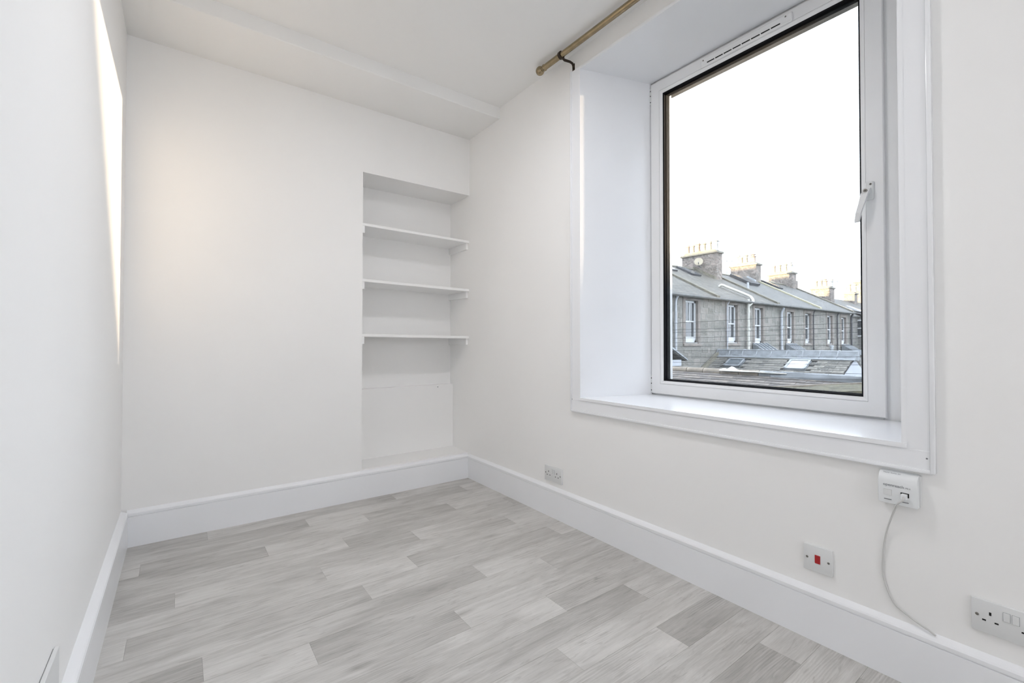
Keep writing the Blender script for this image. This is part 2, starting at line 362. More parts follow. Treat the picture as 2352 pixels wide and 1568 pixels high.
# ---- back wall with the press alcove
wb = MB().box(XL - .1, AX, YB, 3.35, -0.12, ZC + .1).box(AX, XW, YB, 3.35, 2.094, ZC + .1).box(AX, XW, 3.185, 3.35, 0.10, 2.1).box(AX, XW, 3.135, 3.19, 0.10, 0.672, bev=0.003).box(AX, XW, YB, 3.2, -0.12, 0.186)
wb.build('wall_back', 'wall_paint', label='off-white painted back wall with shelved alcove', kind='structure')
box('wall_left', 'wall_paint', (XL - .15, XL, YF - .15, 3.35, -0.12, ZC + .1), label='off-white painted left wall', kind='structure')
box('wall_front', 'wall_paint', (XL - .15, XW + .1, YF - .15, YF, -0.12, ZC + .1), label='off-white wall behind the viewpoint', kind='structure')
box('ceiling', 'ceiling_paint', (XL - .15, XW + .6, YF - .15, 3.35, ZC, ZC + .12), label='flat off-white painted ceiling', kind='structure')
MB().box(XL - .02, XW + .004, 2.495, YB + .02, 2.512, ZC + .02, bev=0.006, seg=3).build('trim_1', 'ceiling_paint', smooth=True, label='boxed-in beam along top of back wall', kind='structure')
# plain door in the wall behind the viewpoint
dr = empty('door_1', (0.85, YF, 0), 'white panelled door behind the viewpoint', 'door', kind='structure')
box('door_leaf', 'white_gloss', (0.47, 1.23, YF + 0.002, YF + .035, 0.006, 2.0), dr, .003)
for a in ((.40, .468), (1.232, 1.30)): box('door_casing', 'white_gloss', (*a, YF + 0.001, YF + .03, 0.0, 2.07), dr, .003)
box('door_casing', 'white_gloss', (.40, 1.30, YF + .001, YF + .03, 2.002, 2.07), dr, .003)
for z0, z1 in ((.2, .85), (1.0, 1.85)):
    for x0, x1 in ((.56, .82), (.88, 1.14)): box('door_panel', 'white_gloss', (x0, x1, YF + .033, YF + .043, z0, z1), dr, .004)

# ---- skirting boards: deep flat board, quirk line and sloping top
def skirt(name, prof, axis, a0, a1, label):
    MB().prism(prof, axis, a0, a1).build(name, 'white_gloss', smooth=False, label=label, kind='structure')
def sk_prof(face, wall, h):
    s = 1 if wall > face else -1
    return [(face, 0.0), (face, h - .024), (face + s * .003, h - .0225), (face + s * .003, h - .0205), (face - s * .001, h - .019), (face - s * .001, h - .008), (face + s * .002, h - .003), (face + s * .006, h), (wall + s * .01, h + .014), (wall + s * .01, 0.0)]
skirt('baseboard_right', sk_prof(1.717, XW, .166), 'Y', YF, 2.885, 'white gloss skirting below the window wall')
skirt('baseboard_back', sk_prof(2.878, YB, .170), 'X', -.2, 1.722, 'white gloss skirting along the back wall')
skirt('baseboard_left', sk_prof(-.196, XL, .170), 'Y', YF, 2.885, 'white gloss skirting along the left wall')

# ---- alcove shelves on battens
for i, (zl, zr, th) in enumerate(((1.766, 1.756, .017), (1.406, 1.394, .018), (1.052, 1.043, .018))):
    nm = ('top', 'middle', 'bottom')[i]
    sh = empty('alcove_shelf', (1.34, 3.04, zl - .07), 'white painted shelf in alcove, %s of the three' % nm, 'shelf', 'alcove shelves')
    a, b_ = AX - .001, XW + .001
    MB().hexa([(a, 2.897, zl - th), (b_, 2.897, zr - th), (b_, 3.188, zr - th), (a, 3.188, zl - th), (a, 2.897, zl), (b_, 2.897, zr), (b_, 3.188, zr), (a, 3.188, zl)], bev=.0012).build('board', 'white_satin', sh)
    MB().box(a, a + .016, 2.899, 3.186, zl - th - .047, zl - th, bev=.001).build('batten', 'white_satin', sh)
    MB().box(b_ - .016, b_, 2.915, 3.186, zr - th - .047, zr - th, bev=.001).build('batten', 'white_satin', sh)
# small screw hole in the low alcove panel
MB().lathe([(.004, 0), (.004, .002)], (1.60, 3.1355, 0.655), (0, -1, 0), 12).build('wall_plug', 'print_grey', label='tiny grey screw head on low panel inside alcove', cat='screw')

# ---- window linings and architrave
tr = empty('trim_3', (1.74, 1.06, .63), 'white gloss architrave and splayed linings of the window', kind='structure')
def quad_board(name, a, b_, c, d, n, t, parent):   # a,b,c,d loop of the visible face, n outward (into the wall), t thickness
    n = Vector(n) * t; pts = [Vector(p) for p in (a, b_, c, d)]
    MB().hexa([p + n for p in pts] + pts).build(name, 'white_gloss', parent)
X0, X1 = XW - .016, 2.15
quad_board('lining_board', (X0, 1.721, .703), (X1, 1.586, .703), (X1, 1.586, 2.469), (X0, 1.721, 2.469), (0, 1, 0), .013, tr)
quad_board('lining_board', (X0, .394, .703), (X1, .488, .703), (X1, .488, 2.469), (X0, .394, 2.469), (0, -1, 0), .013, tr)
quad_board('head_board', (X0, .38, 2.469), (X0, 1.735, 2.469), (X1, 1.60, 2.469), (X1, .475, 2.469), (0, 0, 1), .013, tr)
quad_board('sill_board', (X0 - .004, .38, .704), (X0 - .004, 1.735, .704), (X1, 1.60, .706), (X1, .475, .706), (0, 0, -1), .014, tr)
xa = XW - .015
MB().box(xa, XW + .002, 1.721, 1.785, .632, 2.484, bev=.002).build('architrave_board', 'white_gloss', tr)
MB().box(xa, XW + .002, .330, .394, .632, 2.484, bev=.002).build('architrave_board', 'white_gloss', tr)
MB().box(xa - .001, XW + .002, .330, 1.785, .634, .690, bev=.002).build('architrave_board', 'white_gloss', tr)
for ya in (1.784, .320): MB().box(xa - .006, XW + .002, ya, ya + .011, .626, 2.484, bev=.003, seg=2).build('bead', 'white_gloss', tr, smooth=True)
MB().box(xa - .004, XW + .002, .325, 1.79, .624, .636, bev=.003, seg=2).build('bead', 'white_gloss', tr, smooth=True)
for y, z in ((1.783, .69), (.338, .668)): MB().lathe([(.0028, 0), (.0022, .0015)], (xa - .0005, y, z), (-1, 0, 0), 8).build('nail_head', 'print_grey', tr)

# ---- the window: fixed frame, sash with black gasket, double-glazed unit
XS = 2.14
win = empty('window_1', (2.17, 1.06, .70), 'single white plastic casement window overlooking rooftops', kind='structure')
def frame(name, mat, x0, x1, yo0, yo1, zo0, zo1, yi0, yi1, zi0, zi1, parent, bev=0.0):
    for d in ((x0, x1, yo1 - (yo1 - yi1), yo1, zo0, zo1), (x0, x1, yo0, yi0, zo0, zo1)): box(name, mat, d, parent, bev)
    for d in ((x0, x1, yi0, yi1, zo0, zi0), (x0, x1, yi0, yi1, zi1, zo1)): box(name, mat, d, parent, bev)
frame('outer_frame', 'upvc', XS + .018, XS + .075, .485, 1.606, .695, 2.476, .545, 1.57, .725, 2.435, win, .002)
# sash: mitred bars
def mitred(name, mat, prof, y0, y1, z0, z1, parent):
    """profile points (inset from the outer edge, X) swept round the rectangle, one bar per side"""
    cs = [(y0, z0, 1, 1), (y1, z0, -1, 1), (y1, z1, -1, -1), (y0, z1, 1, -1)]
    out = []
    for k in range(4):
        A, B = cs[k], cs[(k + 1) % 4]; b = bmesh.new()
        va = [b.verts.new((x, A[0] + A[2] * i, A[1] + A[3] * i)) for i, x in prof]
        vb = [b.verts.new((x, B[0] + B[2] * i, B[1] + B[3] * i)) for i, x in prof]
        n = len(prof); b.faces.new(va); b.faces.new(vb[::-1])
        for i in range(n): b.faces.new((va[i], va[(i + 1) % n], vb[(i + 1) % n], vb[i]))
        m = MB(); m._merge(b); out.append(m.build(name, mat, parent))
    return out
SY0, SY1, SZ0, SZ1 = .533, 1.581, .714, 2.457
sash = mitred('sash_rail', 'upvc', [(0, XS + .003), (.003, XS), (.056, XS), (.056, XS + .05), (0, XS + .05)], SY0, SY1, SZ0, SZ1, win)
mitred('glazing_bead', 'upvc', [(.057, XS + .001), (.062, XS + .001), (.074, XS + .010), (.074, XS + .03), (.057, XS + .03)], SY0, SY1, SZ0, SZ1, win)
mitred('gasket', 'black_rubber', [(.0735, XS + .009), (.0795, XS + .014), (.0795, XS + .026), (.0735, XS + .026)], SY0, SY1, SZ0, SZ1, win)
mitred('spacer', 'black_rubber', [(.0755, XS + .030), (.083, XS + .030), (.083, XS + .044), (.0755, XS + .044)], SY0, SY1, SZ0, SZ1, win)
for x in (XS + .0262,): box('pane', 'clear_glass', (x, x + .0222, SY0 + .07, SY1 - .07, SZ0 + .07, SZ1 - .07), win)
mitred('outer_gasket', 'black_rubber', [(.070, XS + .0485), (.081, XS + .0485), (.081, XS + .056), (.070, XS + .056)], SY0, SY1, SZ0, SZ1, win)
box('outer_bead', 'upvc', (XS + .057, XS + .075, SY1 - .0838, SY1 - .070, SZ0 + .07, SZ1 - .07), win)
# hinge covers on the far stile
for z0, z1 in ((.716, .815), (2.345, 2.44)):
    h = MB().box(XS + .002, XS + .02, 1.581, 1.589, z0, z1, bev=.002).build('hinge', 'white_plastic', win)
    for zz in (z0 + .012, (z0 + z1) / 2, z1 - .02): box('hinge_gap', 'hole_black', (XS + .001, XS + .004, 1.5815, 1.585, zz, zz + .006), h)
# trickle vent
vt = MB().box(XS - .010, XS + .001, .842, 1.268, 2.398, 2.441, bev=.003).build('trickle_vent', 'upvc', win)
for k in range(8):
    y = .890 + k * .0437
    box('vent_slot', 'hole_black', (XS - .0108, XS - .006, y, y + .0385, 2.408, 2.4135), vt)
for y in (.868, 1.255): MB().lathe([(.004, 0), (.003, .0015)], (XS - .0098, y, 2.430), (-1, 0, 0), 10).build('screw', 'screw_metal', vt)
# handle: back plate, key button, lever hanging askew
hd = MB().box(XS - .009, XS + .001, .563, .591, 1.548, 1.618, bev=.003).build('handle', 'white_plastic', win)
lv = []
for s, (y, z) in enumerate(((.580, 1.590), (.586, 1.570), (.594, 1.530), (.602, 1.498), (.608, 1.464))): lv.append((XS - (.018, .026, .034, .038, .036)[s], y, z))
m = MB()
for i, (p, q) in enumerate(zip(lv, lv[1:])):
    w0, w1 = (.0115, .0115, .0095, .0085, .0075)[i:i + 2]; t = .006
    m.hexa([(p[0] - t, p[1] - w0, p[2]), (p[0] - t, p[1] + w0, p[2]), (p[0] + t, p[1] + w0, p[2]), (p[0] + t, p[1] - w0, p[2]),
            (q[0] - t, q[1] - w1, q[2]), (q[0] - t, q[1] + w1, q[2]), (q[0] + t, q[1] + w1, q[2]), (q[0] + t, q[1] - w1, q[2])])
m.build('lever', 'white_plastic', hd)
MB().lathe([(.012, 0), (.012, .020)], (XS - .008, .583, 1.581), (-1, 0, 0), 20).build('lever_boss', 'white_plastic', hd, smooth=True)
MB().lathe([(.0065, 0), (.0065, .003)], (XS - .028, .583, 1.581), (-1, 0, 0), 16).build('key_button', 'screw_metal', hd)
MB().lathe([(.002, 0), (.002, .0006)], (XS - .031, .583, 1.581), (-1, 0, 0), 8).build('keyhole', 'hole_black', hd)
MB().lathe([(.0042, 0), (.0042, .0015)], (XS - .009, .572, 1.607), (-1, 0, 0), 12).build('screw', 'screw_metal', hd)
MB().lathe([(.0018, 0), (.0018, .0006)], (XS - .0105, .572, 1.607), (-1, 0, 0), 8).build('screw_slot', 'hole_black', hd)

# ---- curtain pole
PX, PZ = 1.648, 2.551
cp = empty('curtain_pole', (PX, 1.05, PZ), 'aged brass curtain pole with ball finial above the window', 'curtain pole')
MB().tube([(PX, 1.93, PZ), (PX, .17, PZ)], .0150, 20).build('pole', 'brass', cp, smooth=True)
MB().tube([(PX, 1.935, PZ), (PX, 1.80, PZ)], .0158, 20).build('pole_sleeve', 'brass', cp, smooth=True)
for yc, s in ((1.968, 1), (.132, -1)):
    prof = [(.0005, -.025)] + [(.025 * math.sin(a), -.025 * math.cos(a)) for a in [math.pi * k / 14 for k in range(1, 14)]] + [(.0005, .025)]
    f = MB().lathe(prof, (PX, yc, PZ), (0, s, 0), 28).build('finial', 'brass', cp, smooth=True)
    MB().lathe([(.010, -.025), (.016, -.027), (.017, -.031), (.014, -.033), (.0175, -.036), (.0185, -.041), (.016, -.045), (.014, -.05)], (PX, yc, PZ), (0, s, 0), 24).build('finial_neck', 'brass', f, smooth=True)
for yb in (1.788, .30):
    br = MB().tube([(PX, yb, PZ - .012), (PX + .022, yb, PZ - .020), (PX + .060, yb - .002, PZ - .016), (PX + .076, yb - .004, PZ - .020), (PX + .082, yb - .005, PZ - .03), (XW - .004, yb - .005, PZ - .045)], [.006, .007, .0065, .0065, .006, .005], 10).build('bracket', 'dark_bronze', cp, smooth=True)
    MB().lathe([(.0165, -.008), (.0205, -.007), (.0205, .007), (.0165, .008)], (PX, yb + .004, PZ), (0, 1, 0), 24).build('bracket_ring', 'dark_bronze', br, smooth=True)
    MB().box(XW - .004, XW + .001, yb - .013, yb + .003, PZ - .075, PZ - .02, bev=.001).build('bracket_plate', 'dark_bronze', br)
    MB().lathe([(.003, 0), (.002, .002)], (XW - .004, yb - .005, PZ - .068), (-1, 0, 0), 10).build('bracket_screw', 'screw_metal', br)

# ---- wall plates. local frame: u along the wall, v up, w out of the wall
class Plate:
    def __init__(s, parent, org, u, w): s.p, s.o, s.u, s.w = parent, Vector(org), Vector(u), Vector(w)
    def bx(s, name, mat, u0, u1, v0, v1, w0, w1, bev=0.0, parent=None, seg=1):
        A = s.o + s.u * u0 + s.w * w0; B = s.o + s.u * u1 + s.w * w1
        m = MB().box(min(A.x, B.x), max(A.x, B.x), min(A.y, B.y), max(A.y, B.y), s.o.z + v0, s.o.z + v1, bev=bev, seg=seg)
        return m.build(name, mat, parent or s.p, smooth=seg > 1)
    def scr(s, u, v, w, r=.0038, parent=None):
        c = s.o + s.u * u + s.w * w + Vector((0, 0, v))
        q = MB().lathe([(r, -.002), (r, .0006), (r * .7, .0012)], c, s.w, 14).build('screw', 'screw_metal', parent or s.p)
        return q
def double_socket(org, u, w, label):
    e = empty('double_socket', org, label, 'socket', 'double wall sockets'); P = Plate(e, org, u, w)
    P.bx('face_plate', 'white_plastic', 0, .146, 0, .086, -.001, .010, .003, seg=2)
    for c in (.038, .108):
        P.bx('earth_slot', 'hole_black', c - .002 - .0022, c - .002 + .0022, .050, .0585, .0098, .0103)
        for dx in (-.0135, .0095): P.bx('pin_slot', 'hole_black', c + dx - .0036 + .0, c + dx + .0036, .0325, .0365, .0098, .0103)
    for c in (.0655, .0815):
        P.bx('rocker_gap', 'print_grey', c - .0066, c + .0066, .0475, .0705, .0097, .0101)
        P.bx('rocker', 'white_plastic', c - .006, c + .006, .048, .070, .0098, .0125, .0008)
    for c in (.0115, .1345): P.scr(c, .0445, .0100)
    return e
UW, WW = (0, -1, 0), (-1, 0, 0)
double_socket((XW, 2.020, .199), UW, WW, 'white double socket low on window wall near the alcove corner')
double_socket((XW, .2535, .230), UW, WW, 'white double socket above skirting at right edge, past phone box')
bp_ = empty('blank_plate', (XL, 1.430 - .146, .231), 'plain white blanking plate above skirting on the left wall', 'wall plate')
Plate(bp_, (XL, 1.430 - .146, .231), (0, 1, 0), (1, 0, 0)).bx('face_plate', 'white_plastic', 0, .146, 0, .086, .0015, .010, .0015)
Plate(bp_, (XL, 1.430 - .146, .231), (0, 1, 0), (1, 0, 0)).bx('back_plate', 'print_grey', .003, .143, .003, .083, -.001, .0018)
sw = empty('cooker_switch', (XW, .660, .229), 'square white wall switch plate with a red rocker', 'switch'); P = Plate(sw, (XW, .660, .229), UW, WW)
P.bx('face_plate', 'white_plastic', 0, .086, 0, .086, -.001, .009, .0025, seg=2)
P.bx('rocker_surround', 'white_plastic', .033, .053, .028, .060, .0085, .0100, .0006)
P.bx('red_rocker', 'red_rocker', .0350, .0510, .0300, .0580, .0098, .0125, .001)
for c in (.0115, .0745): P.scr(c, .0430, .0090)

# ---- telephone master socket with lettering
def text_mesh(name, body, size, mat, parent, org, u, v, extrude=.0001):
    cu = bpy.data.curves.new(name, 'FONT'); cu.body = body; cu.size = size; cu.extrude = extrude
    t = bpy.data.objects.new(name, cu); COL.objects.link(t)
    dg = bpy.context.evaluated_depsgraph_get(); me = bpy.data.meshes.new_from_object(t.evaluated_get(dg))
    bpy.data.objects.remove(t); bpy.data.curves.remove(cu)
    u, v = Vector(u).normalized(), Vector(v).normalized(); n = u.cross(v)
    me.transform(Matrix((u, v, n)).transposed().to_4x4()); me.materials.clear(); me.materials.append(MAT[mat])
    return link(name, me, org, parent)
BY, BZ, BW, BH = .446, .521, .090, .096
mb = empty('phone_socket', (XW, BY - BW / 2, BZ), 'white telephone master socket box with rounded top under the window corner', 'phone socket')
prof = [(XW + .001, BZ + .004), (XW - .016, BZ), (XW - .033, BZ + .001)] + [(XW - .034, BZ + .055)]
for k in range(1, 9):
    a = math.pi / 2 * k / 8
    prof.append((XW - .034 + .024 * (1 - math.cos(a)), BZ + .062 + .030 * math.sin(a)))
prof += [(XW - .006, BZ + BH - .002), (XW + .001, BZ + BH - .002)]
MB().prism(prof, 'Y', BY - BW, BY, bev=.0012).build('housing', 'box_plastic', mb, smooth=True)
MB().box(XW - .010, XW + .001, BY - BW - .004, BY + .001, BZ + .003, BZ + BH - .004, bev=.002).build('back_box', 'white_plastic', mb)
fx = XW - .0346
text_mesh('lettering', 'openreach', .0115, 'print_grey', mb, (fx, BY - .012, BZ + .0525), (0, -1, 0), (0, 0, 1))
text_mesh('lettering', 'Mk 4', .0055, 'print_grey', mb, (fx, BY - .064, BZ + .053), (0, -1, 0), (0, 0, 1))
text_mesh('lettering', 'Master Socket 5C', .0056, 'print_grey', mb, (XW - .0232, BY - .010, BZ + .0884), (0, -1, 0), (.81, 0, .585))
box('label_window', 'white_plastic', (fx - .0002, fx + .001, BY - .032, BY - .014, BZ + .026, BZ + .042), mb)
for d in ((BY - .032, BY - .014, BZ + .0418, BZ + .0424), (BY - .032, BY - .014, BZ + .0256, BZ + .0262), (BY - .0144, BY - .0138, BZ + .0256, BZ + .0424), (BY - .0324, BY - .0318, BZ + .0256, BZ + .0424)):
    box('window_line', 'cable_grey', (fx - .0004, fx + .001, *d), mb)
box('port_mark', 'print_grey', (fx - .0004, fx + .001, BY - .032, BY - .0145, BZ + .0120, BZ + .0140), mb)
box('jack_opening', 'hole_black', (fx - .0004, fx + .001, BY - .072, BY - .053, BZ + .028, BZ + .0405), mb)
box('jack_plug', 'box_plastic', (fx - .012, fx + .001, BY - .069, BY - .0555, BZ + .024, BZ + .0385), mb, .001)
box('port_mark', 'print_grey', (fx - .0004, fx + .001, BY - .071, BY - .0565, BZ + .0120, BZ + .0140), mb)
def smooth_path(pts, n=8):
    P = [Vector(p) for p in pts]; out = []
    for i in range(len(P) - 1):
        p0, p1, p2, p3 = P[max(i - 1, 0)], P[i], P[i + 1], P[min(i + 2, len(P) - 1)]
        for k in range(n):
            t = k / n; out.append(.5 * ((2 * p1) + (p2 - p0) * t + (2 * p0 - 5 * p1 + 4 * p2 - p3) * t * t + (3 * p1 - p0 - 3 * p2 + p3) * t ** 3))
    return out + [P[-1]]
ck = [(fx - .011, BY - .062, BZ + .031), (fx - .016, BY - .061, BZ + .022), (XW - .040, .400, .525), (XW - .022, .414, .490), (XW - .010, .431, .435), (XW - .005, .441, .373), (XW - .004, .444, .306), (XW - .004, .437, .263), (XW - .005, .417, .219), (XW - .007, .388, .200), (XW - .010, .360, .188), (XW - .012, .338, .181), (XW - .010, .325, .172)]
MB().tube(smooth_path(ck), .0026, 8).build('phone_cable', 'cable_grey', smooth=True, label='thin grey cable hanging from phone box to the skirting', cat='cable')

# ---- pendant added behind the viewpoint as fill where daylight falls short
pl = empty('added_pendant', (.5, -2.2, ZC), 'added bare-bulb pendant behind the viewpoint, fill light for the room', 'lamp')
MB().lathe([(.045, 0), (.045, -.02), (.012, -.03)], (.5, -2.2, ZC), (0, 0, 1), 20).build('ceiling_rose', 'white_plastic', pl, smooth=True)
MB().tube([(.5, -2.2, ZC - .02), (.5, -2.2, 1.92)], .003, 8).build('flex', 'cable_grey', pl)
bl = MB().lathe([(.012, .09), (.014, .06), (.03, .02), (.034, 0), (.028, -.02), (.001, -.034)], (.5, -2.2, 1.84), (0, 0, 1), 16).build('bulb', 'bulb', pl, smooth=True)
bl.visible_shadow = True
ld = bpy.data.lights.new('pendant_fill', 'POINT'); ld.energy = PENDANT_FILL_POWER; ld.color = (0.965, 0.965, 1.0); ld.shadow_soft_size = .12
lo = bpy.data.objects.new('pendant_fill', ld); COL.objects.link(lo); lo.location = (.5, -2.2, 1.72)

# ---- flush ceiling light added above the frame to brighten the room
cl = empty('added_ceiling_light', (.78, 1.34, ZC), 'added flush opal ceiling light above the frame, fill for the room', 'lamp')
MB().lathe([(.13, 0), (.13, -.025), (.12, -.03)], (.78, 1.34, ZC), (0, 0, 1), 28).build('base', 'white_plastic', cl, smooth=True)
MB().lathe([(.118, -.028), (.112, -.05), (.08, -.072), (.001, -.082)], (.78, 1.34, ZC), (0, 0, 1), 28).build('diffuser', 'opal', cl, smooth=True)
cd_ = bpy.data.lights.new('ceiling_fill', 'AREA'); cd_.shape = 'DISK'; cd_.size = .22; cd_.energy = CEIL_FILL_POWER; cd_.color = (0.965, 0.965, 1.0)
co_ = bpy.data.objects.new('ceiling_fill', cd_); COL.objects.link(co_); co_.location = (.78, 1.34, ZC - .09)

# ================================================================ OUTSIDE
# this house: roof and walls round the room (they shade the terrace from the low sun)
oh = empty('own_house', (-3, 5, -4), kind='structure'); oh['label'] = 'the stone house this room belongs to'
m = MB()
for y0, y1, z0, z1 in ((3.36, 28.2, -4, 2.8), (-12, YF - .16, -4, 2.8), (YF - .16, 3.36, -4, -.13)): m.box(1.8, 2.38, y0, y1, z0, z1)
m.build('outer_wall', 'exterior_stone', oh)
box('outer_wall', 'exterior_stone', (-9, -8.4, -12, 28.2, -4, 2.8), oh)
for ys in (-12, 27.7): MB().prism([(-9, -4), (2.38, -4), (2.38, 2.8), (-3.3, 6.60), (-9, 2.8)], 'Y', ys, ys + .5).build('gable_wall', 'exterior_stone', oh)
MB().prism([(2.5, 2.72), (2.5, 2.82), (-3.3, 6.72), (-9.1, 2.82), (-9.1, 2.72), (-3.3, 6.58)], 'Y', -12, 28.2).build('roof', 'slate_grey', oh)
box('ground', 'ground_dark', (-60, 120, -80, 100, -4.3, -4.0), label='back gardens far below the window', kind='structure')

# ---- the granite terrace opposite, house by house
YT, ZE, YE, YR, ZR = 10.5, 2.93, 10.33, 14.2, 5.06
SL = (ZR - ZE) / (YR - YE)
def roof_z(y): return ZE + SL * (y - YE)
stone_vars = []
for k in range(5):
    b = bmesh.new(); c = [b.verts.new((sx * (.5 - random.uniform(0, .05)), sy, sz * (.5 - random.uniform(0, .07)))) for sy in (-.5, .5) for sz in (-1, 1) for sx in (-1, 1)]
    for f in ((0, 1, 3, 2), (4, 6, 7, 5), (0, 4, 5, 1), (2, 3, 7, 6), (0, 2, 6, 4), (1, 5, 7, 3)): b.faces.new([c[i] for i in f])
    bmesh.ops.recalc_face_normals(b, faces=b.faces[:]); bmesh.ops.bevel(b, geom=[e for e in b.edges if all(v.co.y < 0 for v in e.verts)], offset=.035, segments=1, affect='EDGES')
    me = bpy.data.meshes.new('stone'); b.to_mesh(me); b.free(); me.materials.append(MAT['granite_stone']); stone_vars.append(me)
def sash_window(house, x0, x1, z0, z1, bars=False, lower_white=False):
    # opening x0..x1, frame set back in the wall
    y = YT + .09
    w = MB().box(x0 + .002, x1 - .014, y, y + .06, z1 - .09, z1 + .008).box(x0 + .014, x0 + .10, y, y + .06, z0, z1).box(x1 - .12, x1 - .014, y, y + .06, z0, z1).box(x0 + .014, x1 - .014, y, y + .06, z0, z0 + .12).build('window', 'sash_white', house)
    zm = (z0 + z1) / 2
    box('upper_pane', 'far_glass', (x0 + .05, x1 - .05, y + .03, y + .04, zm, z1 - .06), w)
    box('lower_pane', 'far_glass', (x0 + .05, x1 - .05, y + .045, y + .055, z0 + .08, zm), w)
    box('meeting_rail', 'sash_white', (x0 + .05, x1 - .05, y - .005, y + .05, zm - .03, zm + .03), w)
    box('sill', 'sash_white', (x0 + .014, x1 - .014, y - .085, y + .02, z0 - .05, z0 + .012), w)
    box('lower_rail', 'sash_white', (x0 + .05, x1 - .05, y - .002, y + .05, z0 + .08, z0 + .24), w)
    if bars: box('glazing_bar', 'sash_white', ((x0 + x1) / 2 - .015, (x0 + x1) / 2 + .015, y + .01, y + .03, zm, z1 - .06), w)
def pot(x, y, z, h, r, mat, parent, style=0):
    prof = [(r * 1.15, 0), (r * 1.15, h * .10), (r * 1.05, h * .13), (r * .95, h * .78), (r * 1.15, h * .80), (r * 1.15, h * .87), (r * .98, h * .90), (r * .98, h), (r * .65, h), (r * .6, h * .9)]
    if style == 1: prof = [(r * 1.2, 0), (r * 1.08, h * .12), (r * .92, h * .55), (r * 1.0, h * .58), (r * .92, h * .62), (r * .95, h * .80), (r * 1.25, h * .82), (r * 1.25, h * .88), (r * .95, h * .91), (r * .95, h), (r * .6, h)]
    if style == 2: prof = [(r * 1.1, 0), (r * .9, h * .1), (r * .85, h * .6), (r * 1.25, h * .66), (r * .8, h * .72), (r * .5, h * .74), (r * .5, h * .84), (r * 1.1, h * .86), (r * .2, h)]
    MB().lathe(prof, (x, y, z), (0, 0, 1), 14).build('pot', mat, parent, smooth=True)
def chimney(house, x0, x1, y0, y1, zb, zt, pots, mat='chimney_stone'):
    c = box('chimney', mat, (x0, x1, y0, y1, zb, zt), house)
    box('cap', 'cap_stone', (x0 - .07, x1 + .07, y0 - .08, y1 + .08, zt, zt + .11), c, .02)
    MB().prism([(y0 + .02, zt + .11), (y1 - .02, zt + .11), (y1 - .18, zt + .24), (y0 + .18, zt + .24)], 'X', x0 + .05, x1 - .05).build('haunching', 'cap_stone', c)
    xm = (x0 + x1) / 2
    for f, h, r, mt, stl in pots: pot(xm, y0 + f * (y1 - y0), zt + .17, h, r, mt, c, stl)
    return c
def house(x0, x1, wins, name_label, roof_mat, skew_mat, detail=True):
    e = empty('terraced_house', ((x0 + x1) / 2, YT, -4), name_label, 'house', 'granite terraced houses')
    m = MB(); xs = x0
    for a, b_, z0, z1, *_ in sorted(wins):
        m.box(xs, a, YT, YT + .3, -4, ZE).box(a, b_, YT, YT + .3, -4, z0).box(a, b_, YT, YT + .3, z1, ZE); xs = b_
    m.box(xs, x1, YT, YT + .3, -4, ZE)
    wall = m.build('wall', 'mortar', e)
    box('rear_wall', 'wall_stone', (x0, x1, 17.6, 17.9, -4, ZE), e)
    if True:
        z = .05; 
        while z < ZE - .05:
            h = random.uniform(.17, .36); h = min(h, ZE - z) if ZE - z - h > .12 else ZE - z
            x = x0 + random.uniform(-.3, 0)
            while x < x1:
                w = random.uniform(.22, .78); a, b_ = max(x, x0), min(x + w, x1); x += w
                spans = [(a, b_)]
                for wa, wb, z0, z1, *_ in wins:
                    if z + h > z0 - .07 and z < z1 + .20:
                        ns = []
                        for s, t in spans:
                            if t <= wa - .17 or s >= wb + .17: ns.append((s, t))
                            else:
                                if s < wa - .17: ns.append((s, wa - .17))
                                if t > wb + .17: ns.append((wb + .17, t))
                        spans = ns
                for s, t in spans:
                    if t - s < .12: continue
                    o = bpy.data.objects.new('stone', random.choice(stone_vars)); COL.objects.link(o); o.parent = wall
                    WL[o.name] = Vector(((s + t) / 2, YT + .005, z + h / 2)); o.location = WL[o.name] - wl(wall)
                    o.scale = (t - s - .012, .018 + random.uniform(0, .022), h - .012)
            z += h
    for wv in wins:
        a, b_, z0, z1, *o = wv
        sash_window(e, a, b_, z0, z1, bars='bars' in o)
        for d in ((a - .165, a + .012, z0 - .05, z1 + .01), (b_ - .012, b_ + .165, z0 - .05, z1 + .01)): box('window_jamb', 'jamb_stone', (d[0], d[1], YT - .025, YT + .14, d[2], d[3]), e, .006)
        box('lintel', 'jamb_stone', (a - .165, b_ + .165, YT - .025, YT + .14, z1 - .004, z1 + .20), e, .006)
        box('stone_sill', 'jamb_stone', (a - .17, b_ + .17, YT - .07, YT + .14, z0 - .14, z0 - .055), e, .006)
    # roof: slab over both slopes
    t = .10
    MB().prism([(YE, ZE), (YR, ZR), (18.07, ZE), (18.07, ZE - t), (YR, ZR - t), (YE, ZE - t)], 'X', x0, x1).build('roof', roof_mat, e)
    MB().prism([(YR - .16, ZR - .06), (YR, ZR + .05), (YR + .16, ZR - .06)], 'X', x0, x1).build('ridge', 'skew_cement', e)
    MB().tube([(x0, YE - .05, ZE - .08), (x1, YE - .05, ZE - .08)], .06, 8).build('gutter', 'gutter_grey', e)
    sk = .13
    MB().prism([(YE - .02, ZE - .02), (YE - .02, ZE + .07), (YR, ZR + .08), (YR, ZR)], 'X', x1 - sk, x1 + sk).build('skew', skew_mat, e)
    return e
